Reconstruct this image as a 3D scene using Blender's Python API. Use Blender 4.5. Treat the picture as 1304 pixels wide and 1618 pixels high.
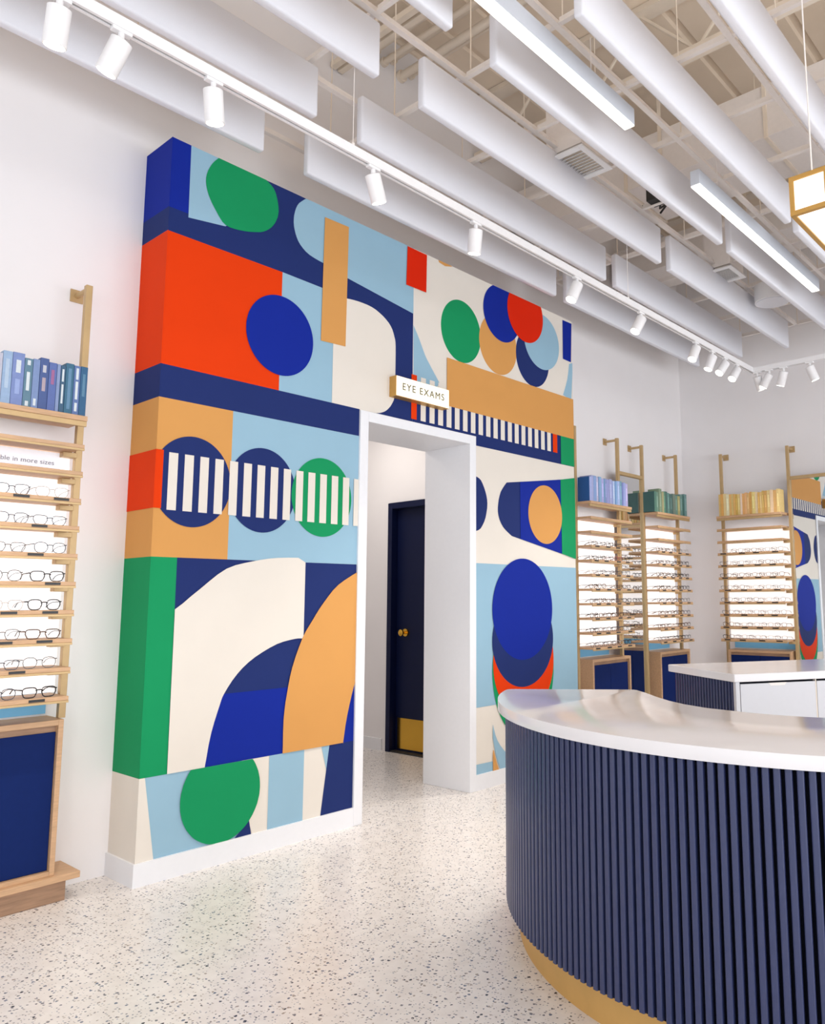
import bpy, bmesh, math, random
from math import sin, cos, pi, radians, sqrt, atan2
from mathutils import Vector, Matrix
from mathutils.geometry import tessellate_polygon
for o in list(bpy.data.objects): bpy.data.objects.remove(o)
S = bpy.context.scene
COL = S.collection
random.seed(7)

# ------------------------------------------------------------------ camera
YAW, PITCH, ROLL, FPX, CAMZ = 0.69395, 0.12798, -0.006175, 1232.4, 1.3117
fw = Vector((cos(YAW)*cos(PITCH), sin(YAW)*cos(PITCH), sin(PITCH)))
rt = Vector((sin(YAW), -cos(YAW), 0)); up = rt.cross(fw)
r2 = rt*cos(ROLL) + up*sin(ROLL); u2 = -rt*sin(ROLL) + up*cos(ROLL)
cd = bpy.data.cameras.new('camera'); cam = bpy.data.objects.new('camera', cd); COL.objects.link(cam)
M = Matrix((r2, u2, -fw)).transposed().to_4x4(); M.translation = (0, 0, CAMZ); cam.matrix_world = M
cd.sensor_fit = 'VERTICAL'; cd.sensor_height = 36.0; cd.lens = FPX/1618*36
cd.shift_x = -151.2/1618; cd.shift_y = -19.84/1618; cd.clip_start = .05
S.camera = cam
# ------------------------------------------------------------------ light, exposure
S.view_settings.view_transform = 'Standard'; S.view_settings.look = 'None'
S.view_settings.gamma = 1.0; S.view_settings.use_curve_mapping = False
S.view_settings.exposure = -0.12
W = bpy.data.worlds.new('sky'); S.world = W; W.use_nodes = True
W.node_tree.nodes['Background'].inputs[0].default_value = (.80, .90, 1.0, 1)
W.node_tree.nodes['Background'].inputs[1].default_value = 1.2
def area(name, loc, rot, sx, sy, power, col):
    l = bpy.data.lights.new(name, 'AREA'); l.shape = 'RECTANGLE'; l.size = sx; l.size_y = sy; l.energy = power; l.color = col
    o = bpy.data.objects.new(name, l); COL.objects.link(o); o.location = loc; o.rotation_euler = rot; return o
# daylight through the two storefronts behind the camera
area('daylight_front', (2.6, -4.95, 1.75), (radians(90), 0, 0), 9.4, 3.0, 360, (.93, .96, 1.0))
area('daylight_side', (-2.55, -.4, 1.75), (radians(90), 0, radians(-90)), 7.0, 3.0, 70, (.93, .96, 1.0))

# ------------------------------------------------------------------ materials
def lin(c): c /= 255; return c/12.92 if c <= .04045 else ((c+.055)/1.055)**2.4
MATS = {}
def mat(name, rgb, rough=.5, metal=0., noise=0., nscale=40., emit=0., bump=0., spec=.5, stretch=None):
    m = bpy.data.materials.new(name); m.use_nodes = True; nt = m.node_tree; b = nt.nodes['Principled BSDF']
    c = tuple(lin(v) for v in rgb) + (1,)
    b.inputs['Base Color'].default_value = c; b.inputs['Roughness'].default_value = rough
    b.inputs['Metallic'].default_value = metal; b.inputs['Specular IOR Level'].default_value = spec
    if noise or bump:
        tc = nt.nodes.new('ShaderNodeTexCoord'); mp = nt.nodes.new('ShaderNodeMapping'); n = nt.nodes.new('ShaderNodeTexNoise')
        mp.inputs['Scale'].default_value = stretch or (1, 1, 1)
        n.inputs['Scale'].default_value = nscale; n.inputs['Detail'].default_value = 4
        nt.links.new(tc.outputs['Object'], mp.inputs[0]); nt.links.new(mp.outputs[0], n.inputs['Vector'])
        if noise:
            r = nt.nodes.new('ShaderNodeMapRange'); r.inputs[1].default_value = .3; r.inputs[2].default_value = .7
            r.inputs[3].default_value = 1-noise; r.inputs[4].default_value = 1+noise*.6
            x = nt.nodes.new('ShaderNodeVectorMath'); x.operation = 'SCALE'; x.inputs[0].default_value = c[:3]
            nt.links.new(n.outputs[0], r.inputs[0]); nt.links.new(r.outputs[0], x.inputs['Scale']); nt.links.new(x.outputs[0], b.inputs['Base Color'])
        if bump:
            bp = nt.nodes.new('ShaderNodeBump'); bp.inputs['Strength'].default_value = bump; bp.inputs['Distance'].default_value = .002
            nt.links.new(n.outputs[0], bp.inputs['Height']); nt.links.new(bp.outputs[0], b.inputs['Normal'])
    if emit:
        b.inputs['Emission Color'].default_value = c; b.inputs['Emission Strength'].default_value = emit
    MATS[name] = m; return m
mat('wall', (241, 237, 237), .85, noise=.015, nscale=3, bump=.05)
mat('trim', (240, 240, 243), .45, noise=.01)
mat('deck', (244, 226, 204), .9, noise=.06, nscale=2)
mat('beige_metal', (240, 226, 208), .7, noise=.04, nscale=8)
mat('grid_white', (240, 232, 226), .6, noise=.02)
mat('felt', (228, 228, 234), .95, noise=.02, nscale=300, bump=.3)
mat('white_metal', (240, 238, 238), .4, noise=.01)
mat('light_housing', (200, 204, 212), .5, noise=.01)
mat('dark', (40, 38, 36), .6, noise=.05)
mat('lamp', (255, 250, 240), .5, emit=3.5, noise=0)
mat('spot_glow', (255, 248, 235), .5, emit=6)
mat('panel_glow', (255, 252, 250), .6, emit=.8)
mat('lantern_glow', (255, 247, 238), .6, emit=.9)
mat('sign_glow', (255, 246, 225), .6, emit=.45)
mat('brass', (196, 166, 120), .42, .35, noise=.05, nscale=20)
mat('plinth_gold', (214, 168, 98), .5, .25, noise=.05, nscale=10)
mat('gold', (200, 156, 84), .4, .5, noise=.04)
mat('polished_brass', (226, 178, 72), .18, 1.0, noise=.03)
mat('oak', (206, 166, 128), .5, noise=.14, nscale=14, stretch=(1, 8, 8), bump=.1)
mat('oak_dark', (172, 136, 108), .55, noise=.22, nscale=10, stretch=(1, 9, 9), bump=.1)
mat('navy_slat', (50, 58, 96), .3, noise=.06, nscale=60, spec=.6)
mat('navy_core', (2, 4, 16), .8, noise=.05, spec=.1)
mat('navy_door', (8, 34, 94), .6, noise=.05, spec=.15)
mat('ink_door', (3, 14, 52), .5, noise=.05, spec=.25)
mat('quartz', (238, 235, 236), .13, noise=.02, nscale=6, spec=.26)
mat('desk_white', (208, 207, 211), .4, noise=.01)
mat('blue_glow_paint', (120, 186, 226), .7, noise=.02)  # bluish light on the wall below the shelves, put into the colour
mat('plate', (36, 34, 34), .4, noise=.05)
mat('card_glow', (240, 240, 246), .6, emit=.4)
mat('text_grey', (150, 150, 156), .8, noise=.02)
mat('text_olive', (96, 88, 60), .8, noise=.02)
mat('pages', (226, 218, 200), .9, noise=.08, nscale=90)
for n, c in dict(navy=(32, 48, 106), royal=(14, 40, 148), orange=(228, 60, 0), red=(222, 38, 0), tan=(216, 156, 88), light_blue=(152, 188, 208),
                 cream=(232, 224, 213), green=(20, 148, 92)).items():
    mat('paint_'+n, c, .7, noise=.015, nscale=5, spec=.15)
def mirror_mat():
    m = mat('mirror', (225, 228, 230), .01, 1.0, noise=.002); return m
mirror_mat()
def glass_lens():
    m = bpy.data.materials.new('lens'); m.use_nodes = True; nt = m.node_tree
    g = nt.nodes.new('ShaderNodeBsdfGlossy'); g.inputs['Roughness'].default_value = .05
    t = nt.nodes.new('ShaderNodeBsdfTransparent'); x = nt.nodes.new('ShaderNodeMixShader'); x.inputs[0].default_value = .06
    nt.links.new(t.outputs[0], x.inputs[1]); nt.links.new(g.outputs[0], x.inputs[2]); nt.links.new(x.outputs[0], nt.nodes['Material Output'].inputs[0])
    MATS['lens'] = m
glass_lens()
def terrazzo():
    m = bpy.data.materials.new('terrazzo'); m.use_nodes = True; nt = m.node_tree; L = nt.links.new; N = nt.nodes.new
    b = nt.nodes['Principled BSDF']; b.inputs['Roughness'].default_value = .27; b.inputs['Specular IOR Level'].default_value = .5
    tc = N('ShaderNodeTexCoord')
    base = N('ShaderNodeTexNoise'); base.inputs['Scale'].default_value = 18; base.inputs['Detail'].default_value = 5; L(tc.outputs['Object'], base.inputs['Vector'])
    cur = N('ShaderNodeValToRGB'); cur.color_ramp.elements[0].position = .3; cur.color_ramp.elements[1].position = .7
    cur.color_ramp.elements[0].color = (.765, .715, .685, 1); cur.color_ramp.elements[1].color = (.855, .812, .78, 1); L(base.outputs[0], cur.inputs[0])
    prev = cur.outputs[0]
    for sc, frac, size, cols, seed in ((58, .24, .28, ((.05, .055, .075), (.17, .175, .20), (.36, .31, .27), (.14, .17, .24)), 0), (95, .28, .30, ((.36, .35, .37), (.50, .45, .41), (.42, .43, .47), (.20, .20, .23)), 5)):
        mp = N('ShaderNodeMapping'); mp.inputs['Location'].default_value = (seed, seed*2, 0); L(tc.outputs['Object'], mp.inputs[0])
        ns = N('ShaderNodeTexNoise'); ns.inputs['Scale'].default_value = sc*1.6; L(tc.outputs['Object'], ns.inputs['Vector'])
        ad = N('ShaderNodeVectorMath'); ad.operation = 'MULTIPLY_ADD'; ad.inputs[1].default_value = (.010, .010, 0); L(ns.outputs['Color'], ad.inputs[0]); L(mp.outputs[0], ad.inputs[2])
        v = N('ShaderNodeTexVoronoi'); v.voronoi_dimensions = '2D'; v.inputs['Scale'].default_value = sc; L(ad.outputs[0], v.inputs['Vector'])
        sp = N('ShaderNodeSeparateColor'); L(v.outputs['Color'], sp.inputs[0])
        pick = N('ShaderNodeMath'); pick.operation = 'LESS_THAN'; pick.inputs[1].default_value = frac; L(sp.outputs[0], pick.inputs[0])
        rad = N('ShaderNodeMapRange'); rad.inputs[3].default_value = size*.45; rad.inputs[4].default_value = size*1.25; L(sp.outputs[1], rad.inputs[0])
        near = N('ShaderNodeMath'); near.operation = 'LESS_THAN'; L(v.outputs['Distance'], near.inputs[0]); L(rad.outputs[0], near.inputs[1])
        mk = N('ShaderNodeMath'); mk.operation = 'MULTIPLY'; L(pick.outputs[0], mk.inputs[0]); L(near.outputs[0], mk.inputs[1])
        cr = N('ShaderNodeValToRGB'); cr.color_ramp.interpolation = 'CONSTANT'
        while len(cr.color_ramp.elements) < 4: cr.color_ramp.elements.new(.5)
        for i, c in enumerate(cols): cr.color_ramp.elements[i].position = i*.25; cr.color_ramp.elements[i].color = c+(1,)
        L(sp.outputs[2], cr.inputs[0])
        mx = N('ShaderNodeMix'); mx.data_type = 'RGBA'; L(mk.outputs[0], mx.inputs[0]); L(prev, mx.inputs[6]); L(cr.outputs[0], mx.inputs[7]); prev = mx.outputs[2]
    L(prev, b.inputs['Base Color']); MATS['terrazzo'] = m
terrazzo()

# ------------------------------------------------------------------ mesh helpers
class MB:
    def __init__(s): s.v = []; s.f = []
    def add(s, vs, fs):
        n = len(s.v); s.v += [tuple(p) for p in vs]; s.f += [tuple(i+n for i in f) for f in fs]; return s
    def box(s, x0, x1, y0, y1, z0, z1):
        return s.add([(x0,y0,z0),(x1,y0,z0),(x1,y1,z0),(x0,y1,z0),(x0,y0,z1),(x1,y0,z1),(x1,y1,z1),(x0,y1,z1)],
                     [(3,2,1,0),(4,5,6,7),(0,1,5,4),(1,2,6,5),(2,3,7,6),(3,0,4,7)])
    def prism(s, pts, z0, z1):          # polygon in xy, extruded along z
        n = len(pts); tri = tessellate_polygon([[Vector((p[0], p[1], 0)) for p in pts]])
        a = sum(pts[i][0]*pts[(i+1)%n][1]-pts[(i+1)%n][0]*pts[i][1] for i in range(n))
        vs = [(p[0],p[1],z0) for p in pts]+[(p[0],p[1],z1) for p in pts]; fs = []
        for t in tri:
            ta = (pts[t[1]][0]-pts[t[0]][0])*(pts[t[2]][1]-pts[t[0]][1])-(pts[t[2]][0]-pts[t[0]][0])*(pts[t[1]][1]-pts[t[0]][1])
            if ta < 0: t = t[::-1]
            fs.append(tuple(i+n for i in t)); fs.append(tuple(t[::-1]))
        for i in range(n):
            j = (i+1) % n; fs.append((i,j,j+n,i+n) if a > 0 else (j,i,i+n,j+n))
        return s.add(vs, fs)
    def tube(s, pts, r, n=8, closed=False):
        pts = [Vector(p) for p in pts]; m = len(pts); ring = []
        for i, p in enumerate(pts):
            a = pts[i-1] if (closed or i > 0) else p; b = pts[(i+1) % m] if (closed or i < m-1) else p
            d = (b-a).normalized(); h = Vector((0,0,1)) if abs(d.z) < .9 else Vector((1,0,0))
            e = d.cross(h).normalized(); g = d.cross(e).normalized(); rr = r[i] if isinstance(r, (list, tuple)) else r
            ring.append([p+(e*cos(2*pi*k/n+pi/n)+g*sin(2*pi*k/n+pi/n))*rr for k in range(n)])
        vs = [q for g in ring for q in g]; fs = []
        for i in range(m if closed else m-1):
            j = (i+1) % m
            for k in range(n): fs.append((i*n+k, j*n+k, j*n+(k+1)%n, i*n+(k+1)%n))
        if not closed: fs += [tuple(range(n)), tuple(range((m-1)*n, m*n))[::-1]]
        return s.add(vs, fs)
    def mesh(s, name, m, bevel=0., seg=2, smooth=False):
        me = bpy.data.meshes.new(name); me.from_pydata(s.v, [], s.f)
        bm = bmesh.new(); bm.from_mesh(me); bmesh.ops.recalc_face_normals(bm, faces=bm.faces)
        if bevel:
            es = [e for e in bm.edges if len(e.link_faces) == 2 and e.calc_face_angle(0) > .6]
            bmesh.ops.bevel(bm, geom=es, offset=bevel, segments=seg, profile=.5, affect='EDGES', clamp_overlap=True)
        bm.to_mesh(me); bm.free()
        if smooth:
            for p in me.polygons: p.use_smooth = True
            me.set_sharp_from_angle(angle=radians(38))
        me.materials.append(MATS[m]); return me
def put(name, me, parent=None, loc=(0,0,0), rz=0., mat4=None):
    o = bpy.data.objects.new(name, me); COL.objects.link(o)
    if mat4 is not None: o.matrix_basis = mat4
    else: o.location = loc; o.rotation_euler = (0, 0, rz)
    if parent: o.parent = parent
    return o
def obj(name, mb, m, parent=None, bevel=0., smooth=False, loc=(0,0,0), rz=0., seg=2):
    return put(name, mb.mesh(name, m, bevel, seg, smooth), parent, loc, rz)
def tag(o, label=None, cat=None, group=None, kind=None):
    if label: o['label'] = label
    if cat: o['category'] = cat
    if group: o['group'] = group
    if kind: o['kind'] = kind
    return o
def thing(name, label, cat, loc=(0,0,0), rz=0., group=None):
    o = bpy.data.objects.new(name, None); COL.objects.link(o); o.location = loc; o.rotation_euler = (0,0,rz); o.empty_display_size = .1
    return tag(o, label, cat, group)
def struct(name, mb, m, bevel=0.): return tag(obj(name, mb, m, None, bevel), kind='structure')
def copy_tree(o, parent=None):
    c = o.copy(); COL.objects.link(c); c.parent = parent
    for ch in list(o.children): copy_tree(ch, c)
    return c
def B(*a): return MB().box(*a)
ORD = ['first','second','third','fourth','fifth','sixth','seventh','eighth','ninth','tenth','eleventh','twelfth','thirteenth','fourteenth','fifteenth','sixteenth','seventeenth','eighteenth','nineteenth','twentieth','twenty-first','twenty-second','twenty-third','twenty-fourth']
# mural shapes: name, paint, kind (F polygon in x,z; E ellipse; S band on the return), coat, outline in metres
MURAL = [
('painted_panel','navy','F',0,[[1.812,2.505],[3.535,2.505],[3.535,3.727],[1.812,3.727]]),
('painted_panel','navy','F',0,[[3.063,2.434],[5.422,2.434],[5.422,2.555],[3.063,2.555]]),
('painted_field','cream','F',0,[[3.535,2.455],[5.422,2.455],[5.422,3.727],[3.535,3.727]]),
('painted_panel','navy','F',0,[[1.812,0.486],[3.103,0.486],[3.103,1.532],[1.812,1.532]]),
('painted_panel','light_blue','F',0,[[1.812,0.09],[2.44,0.09],[2.44,0.486],[1.812,0.486]]),
('painted_panel','cream','F',0,[[2.36,0.09],[3.103,0.09],[3.103,0.486],[2.36,0.486]]),
('painted_field','cream','F',0,[[4.139,0.09],[5.422,0.09],[5.422,2.465],[4.139,2.465]]),
('painted_panel','royal','F',1,[[1.812,3.342],[1.914,3.342],[1.914,3.727],[1.812,3.727]]),
('painted_panel','light_blue','F',1,[[1.913,3.772],[1.916,3.322],[2.128,3.353],[2.231,3.459],[2.076,3.785]]),
('painted_field','light_blue','F',1,[[2.648,3.729],[2.633,3.717],[2.614,3.698],[2.596,3.679],[2.584,3.659],[2.575,3.637],[2.569,3.615],[2.564,3.591],[2.562,3.567],[2.562,3.543],[2.565,3.52],[2.57,3.5],[2.577,3.479],[2.586,3.459],[2.597,3.44],[2.612,3.423],[2.631,3.407],[2.653,3.393],[2.679,3.382],[2.715,3.374],[2.753,3.368],[2.781,3.365],[2.967,3.329],[3.536,3.258],[3.535,3.727],[2.648,3.727]]),
('painted_panel','orange','F',1,[[1.812,2.505],[2.497,2.505],[2.497,3.212],[1.812,3.212]]),
('painted_panel','light_blue','F',1,[[2.497,2.505],[2.497,3.212],[2.779,3.205],[3.168,3.155],[3.168,2.505]]),
('painted_band','navy','F',1,[[1.812,2.333],[3.103,2.333],[3.103,2.505],[1.812,2.505]]),
('painted_arc','light_blue','F',1,[[3.537,3.179],[3.537,3.179],[3.553,3.156],[3.574,3.124],[3.595,3.091],[3.613,3.058],[3.631,3.025],[3.649,2.994],[3.67,2.965],[3.692,2.94],[3.715,2.913],[3.743,2.881],[3.772,2.848],[3.792,2.826],[3.738,2.75],[3.543,2.718]]),
('painted_dab','tan','F',1,[[3.763,3.747],[3.781,3.711],[3.843,3.703],[3.912,3.722],[3.959,3.763]]),
('painted_circle','green','E',1,[4.015,3.261,0.212,0.234]),
('painted_circle','tan','E',1,[4.432,3.268,0.223,0.238]),
('painted_circle','navy','E',1,[4.863,3.264,0.218,0.239]),
('painted_arc','light_blue','F',1,[[5.431,3.356],[5.373,3.333],[5.366,3.294],[5.356,3.24],[5.342,3.187],[5.32,3.131],[5.295,3.077],[5.277,3.04],[5.397,3.011]]),
('painted_band','navy','F',1,[[3.535,2.435],[5.422,2.435],[5.422,2.736],[3.535,2.736]]),
('painted_panel','tan','F',1,[[1.812,1.532],[2.218,1.532],[2.218,2.333],[1.812,2.333]]),
('painted_panel','light_blue','F',1,[[2.218,1.532],[3.103,1.532],[3.103,2.333],[2.218,2.333]]),
('painted_panel','green','F',1,[[1.812,0.486],[1.943,0.486],[1.943,1.532],[1.812,1.532]]),
('painted_panel','royal','F',1,[[2.211,0.838],[3.008,0.838],[3.008,0.486],[2.117,0.486]]),
('painted_panel','royal','F',1,[[2.908,0.486],[3.103,0.486],[3.103,0.814],[2.908,0.814]]),
('painted_wedge','cream','F',1,[[1.837,0.486],[1.902,0.072],[1.8,0.069],[1.786,0.486]]),
('painted_stripe','light_blue','F',1,[[2.511,0.09],[2.735,0.09],[2.735,0.486],[2.511,0.486]]),
('painted_wedge','light_blue','F',1,[[2.853,0.483],[2.923,0.485],[2.918,0.382],[2.893,0.337]]),
('painted_wedge','navy','F',1,[[3.133,0.486],[3.142,0.095],[2.854,0.098],[2.908,0.486]]),
('painted_wedge','cream','F',1,[[2.423,0.486],[2.457,0.009],[2.408,0.141],[2.396,0.171],[2.346,0.486]]),
('painted_circle','navy','F',1,[[4.098,2.208],[4.166,2.207],[4.182,2.204],[4.204,2.197],[4.225,2.185],[4.244,2.161],[4.262,2.132],[4.276,2.103],[4.287,2.075],[4.294,2.047],[4.297,2.018],[4.294,1.982],[4.286,1.945],[4.276,1.911],[4.261,1.88],[4.242,1.852],[4.224,1.83],[4.202,1.816],[4.18,1.809],[4.165,1.804],[4.098,1.788]]),
('painted_bullet','navy','F',1,[[4.52,2.2],[4.5,2.18],[4.473,2.151],[4.45,2.121],[4.436,2.09],[4.426,2.059],[4.42,2.029],[4.416,1.998],[4.416,1.969],[4.422,1.94],[4.434,1.91],[4.452,1.882],[4.476,1.856],[4.511,1.831],[4.55,1.809],[4.578,1.794],[5.223,1.685],[5.239,2.305]]),
('painted_panel','light_blue','F',1,[[4.139,0.56],[5.422,0.56],[5.422,1.575],[4.139,1.575]]),
('painted_band','light_blue','F',1,[[4.122,0.174],[4.345,0.17],[4.355,0.036],[4.122,0.046]]),
('painted_panel','royal','S',1,[3.342,3.727]),
('painted_panel','navy','S',1,[3.212,3.342]),
('painted_panel','orange','S',1,[2.505,3.212]),
('painted_panel','navy','S',1,[2.333,2.505]),
('painted_panel','tan','S',1,[1.532,2.333]),
('painted_panel','green','S',1,[0.486,1.532]),
('painted_panel','cream','S',1,[0.09,0.486]),
('painted_blob','green','F',2,[[2.078,3.737],[2.065,3.72],[2.047,3.697],[2.032,3.673],[2.021,3.649],[2.012,3.626],[2.006,3.603],[2.003,3.581],[2.003,3.56],[2.006,3.539],[2.012,3.517],[2.02,3.496],[2.03,3.475],[2.044,3.452],[2.06,3.43],[2.076,3.409],[2.092,3.389],[2.108,3.371],[2.128,3.36],[2.154,3.356],[2.182,3.358],[2.212,3.362],[2.244,3.368],[2.275,3.376],[2.303,3.385],[2.326,3.393],[2.344,3.4],[2.362,3.41],[2.379,3.422],[2.394,3.435],[2.409,3.45],[2.422,3.468],[2.434,3.488],[2.443,3.509],[2.45,3.529],[2.454,3.549],[2.456,3.57],[2.454,3.596],[2.449,3.622],[2.443,3.645],[2.436,3.665],[2.428,3.682],[2.417,3.697],[2.4,3.71],[2.381,3.72],[2.368,3.727],[2.384,3.78],[2.076,3.785]]),
('painted_field','cream','F',2,[[2.868,2.505],[2.868,3.214],[2.917,3.214],[2.967,3.194],[2.99,3.197],[3.022,3.2],[3.056,3.202],[3.092,3.202],[3.13,3.201],[3.166,3.197],[3.201,3.189],[3.233,3.177],[3.262,3.164],[3.288,3.149],[3.311,3.133],[3.33,3.115],[3.346,3.093],[3.357,3.069],[3.365,3.047],[3.371,3.032],[3.374,3.017],[3.376,2.988],[3.377,2.932],[3.377,2.863],[3.377,2.798],[3.376,2.739],[3.375,2.687],[3.372,2.645],[3.366,2.618],[3.358,2.603],[3.349,2.588],[3.338,2.571],[3.325,2.557],[3.312,2.544],[3.296,2.532],[3.28,2.523],[3.264,2.516],[3.247,2.51],[3.23,2.507],[3.218,2.504],[3.1,2.5],[3.083,2.47],[3.083,2.505]]),
('painted_circle','light_blue','E',2,[4.987,3.432,0.239,0.236]),
('painted_circle','royal','E',2,[4.476,3.528,0.221,0.227]),
('painted_rectangle','royal','F',2,[[5.284,3.703],[5.417,3.706],[5.4,3.353],[5.281,3.357]]),
('painted_stripe','cream','F',2,[[3.61,2.522],[3.658,2.522],[3.658,2.826],[3.61,2.826]]),
('painted_stripe','cream','F',2,[[3.694,2.522],[3.743,2.522],[3.743,2.826],[3.694,2.826]]),
('painted_stripe','cream','F',2,[[3.778,2.522],[3.827,2.522],[3.827,2.826],[3.778,2.826]]),
('painted_stripe','cream','F',2,[[3.862,2.522],[3.911,2.522],[3.911,2.826],[3.862,2.826]]),
('painted_stripe','cream','F',2,[[3.946,2.522],[3.995,2.522],[3.995,2.826],[3.946,2.826]]),
('painted_stripe','cream','F',2,[[4.031,2.522],[4.079,2.522],[4.079,2.677],[4.031,2.677]]),
('painted_stripe','cream','F',2,[[4.115,2.522],[4.164,2.522],[4.164,2.677],[4.115,2.677]]),
('painted_stripe','cream','F',2,[[4.199,2.522],[4.248,2.522],[4.248,2.677],[4.199,2.677]]),
('painted_stripe','cream','F',2,[[4.283,2.522],[4.332,2.522],[4.332,2.677],[4.283,2.677]]),
('painted_stripe','cream','F',2,[[4.367,2.522],[4.416,2.522],[4.416,2.677],[4.367,2.677]]),
('painted_stripe','cream','F',2,[[4.452,2.522],[4.5,2.522],[4.5,2.677],[4.452,2.677]]),
('painted_stripe','cream','F',2,[[4.536,2.522],[4.585,2.522],[4.585,2.677],[4.536,2.677]]),
('painted_stripe','cream','F',2,[[4.62,2.522],[4.669,2.522],[4.669,2.677],[4.62,2.677]]),
('painted_stripe','cream','F',2,[[4.704,2.522],[4.753,2.522],[4.753,2.677],[4.704,2.677]]),
('painted_stripe','cream','F',2,[[4.788,2.522],[4.837,2.522],[4.837,2.677],[4.788,2.677]]),
('painted_stripe','cream','F',2,[[4.873,2.522],[4.921,2.522],[4.921,2.677],[4.873,2.677]]),
('painted_stripe','cream','F',2,[[4.957,2.522],[5.006,2.522],[5.006,2.677],[4.957,2.677]]),
('painted_stripe','cream','F',2,[[5.041,2.522],[5.09,2.522],[5.09,2.677],[5.041,2.677]]),
('painted_stripe','orange','F',2,[[3.522,2.522],[3.572,2.522],[3.572,2.83],[3.522,2.83]]),
('painted_stripe','orange','F',2,[[5.119,2.522],[5.179,2.522],[5.179,2.686],[5.119,2.686]]),
('painted_stripe','green','F',2,[[5.23,2.437],[5.422,2.437],[5.422,2.677],[5.23,2.677]]),
('painted_circle','navy','E',2,[2.005,1.922,0.213,0.234]),
('painted_circle','navy','E',2,[2.412,1.921,0.213,0.235]),
('painted_circle','green','E',2,[2.815,1.92,0.215,0.234]),
('painted_circle','green','E',2,[3.29,1.92,0.215,0.234]),
('painted_arch','cream','F',2,[[1.943,0.486],[1.943,1.275],[1.98,1.302],[2.025,1.34],[2.072,1.377],[2.118,1.415],[2.165,1.452],[2.214,1.483],[2.265,1.503],[2.317,1.516],[2.367,1.527],[2.417,1.537],[2.465,1.545],[2.517,1.551],[2.587,1.555],[2.659,1.557],[2.708,1.532],[2.708,1.101],[2.703,1.101],[2.691,1.102],[2.672,1.103],[2.648,1.101],[2.614,1.096],[2.576,1.089],[2.535,1.078],[2.49,1.06],[2.444,1.038],[2.401,1.015],[2.363,0.99],[2.33,0.964],[2.301,0.936],[2.272,0.903],[2.248,0.87],[2.229,0.841],[2.219,0.823],[2.214,0.81],[2.207,0.788],[2.194,0.749],[2.179,0.702],[2.165,0.651],[2.153,0.591],[2.144,0.529],[2.137,0.486]]),
('painted_wedge','navy','F',2,[[2.398,0.182],[2.417,0.09],[2.311,0.097]]),
('painted_bullet','royal','F',2,[[4.68,2.222],[5.222,2.303],[5.223,1.685],[4.68,1.778]]),
('painted_circle','green','E',2,[4.715,0.797,0.372,0.501]),
('painted_arc','light_blue','F',2,[[4.347,0.427],[4.347,0.427],[4.358,0.395],[4.374,0.35],[4.398,0.306],[4.43,0.266],[4.47,0.228],[4.515,0.19],[4.578,0.148],[4.644,0.107],[4.692,0.079],[4.69,-0.056],[4.461,0.034],[4.435,0.088],[4.421,0.115],[4.402,0.153],[4.384,0.194],[4.369,0.243],[4.355,0.293],[4.346,0.329]]),
('painted_panel','orange','S',2,[1.772,2.065]),
('painted_bar','tan','F',3,[[2.783,3.662],[2.968,3.667],[2.961,2.88],[2.775,2.871]]),
('painted_circle','royal','E',3,[2.497,2.829,0.223,0.235]),
('painted_rectangle','red','F',3,[[3.472,3.722],[3.657,3.721],[3.653,3.444],[3.464,3.443]]),
('painted_circle','red','E',3,[4.769,3.614,0.231,0.242]),
('painted_rectangle','tan','F',3,[[3.862,2.676],[5.422,2.676],[5.422,3.027],[3.862,3.027]]),
('painted_rectangle','orange','F',3,[[1.812,1.772],[1.846,1.772],[1.846,2.065],[1.812,2.065]]),
('painted_stripe','cream','F',3,[[1.874,1.767],[1.922,1.767],[1.922,2.058],[1.874,2.058]]),
('painted_stripe','cream','F',3,[[1.957,1.767],[2.006,1.767],[2.006,2.058],[1.957,2.058]]),
('painted_stripe','cream','F',3,[[2.041,1.767],[2.089,1.767],[2.089,2.058],[2.041,2.058]]),
('painted_stripe','cream','F',3,[[2.125,1.767],[2.173,1.767],[2.173,2.058],[2.125,2.058]]),
('painted_stripe','cream','F',3,[[2.209,1.767],[2.257,1.767],[2.257,2.058],[2.209,2.058]]),
('painted_stripe','cream','F',3,[[2.293,1.767],[2.341,1.767],[2.341,2.058],[2.293,2.058]]),
('painted_stripe','cream','F',3,[[2.376,1.767],[2.424,1.767],[2.424,2.058],[2.376,2.058]]),
('painted_stripe','cream','F',3,[[2.46,1.767],[2.508,1.767],[2.508,2.058],[2.46,2.058]]),
('painted_stripe','cream','F',3,[[2.544,1.767],[2.592,1.767],[2.592,2.058],[2.544,2.058]]),
('painted_stripe','cream','F',3,[[2.628,1.767],[2.676,1.767],[2.676,2.058],[2.628,2.058]]),
('painted_stripe','cream','F',3,[[2.711,1.767],[2.76,1.767],[2.76,2.058],[2.711,2.058]]),
('painted_stripe','cream','F',3,[[2.795,1.767],[2.843,1.767],[2.843,2.058],[2.795,2.058]]),
('painted_stripe','cream','F',3,[[2.879,1.767],[2.927,1.767],[2.927,2.058],[2.879,2.058]]),
('painted_stripe','cream','F',3,[[2.963,1.767],[3.011,1.767],[3.011,2.058],[2.963,2.058]]),
('painted_stripe','cream','F',3,[[3.047,1.767],[3.095,1.767],[3.095,2.058],[3.047,2.058]]),
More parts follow.
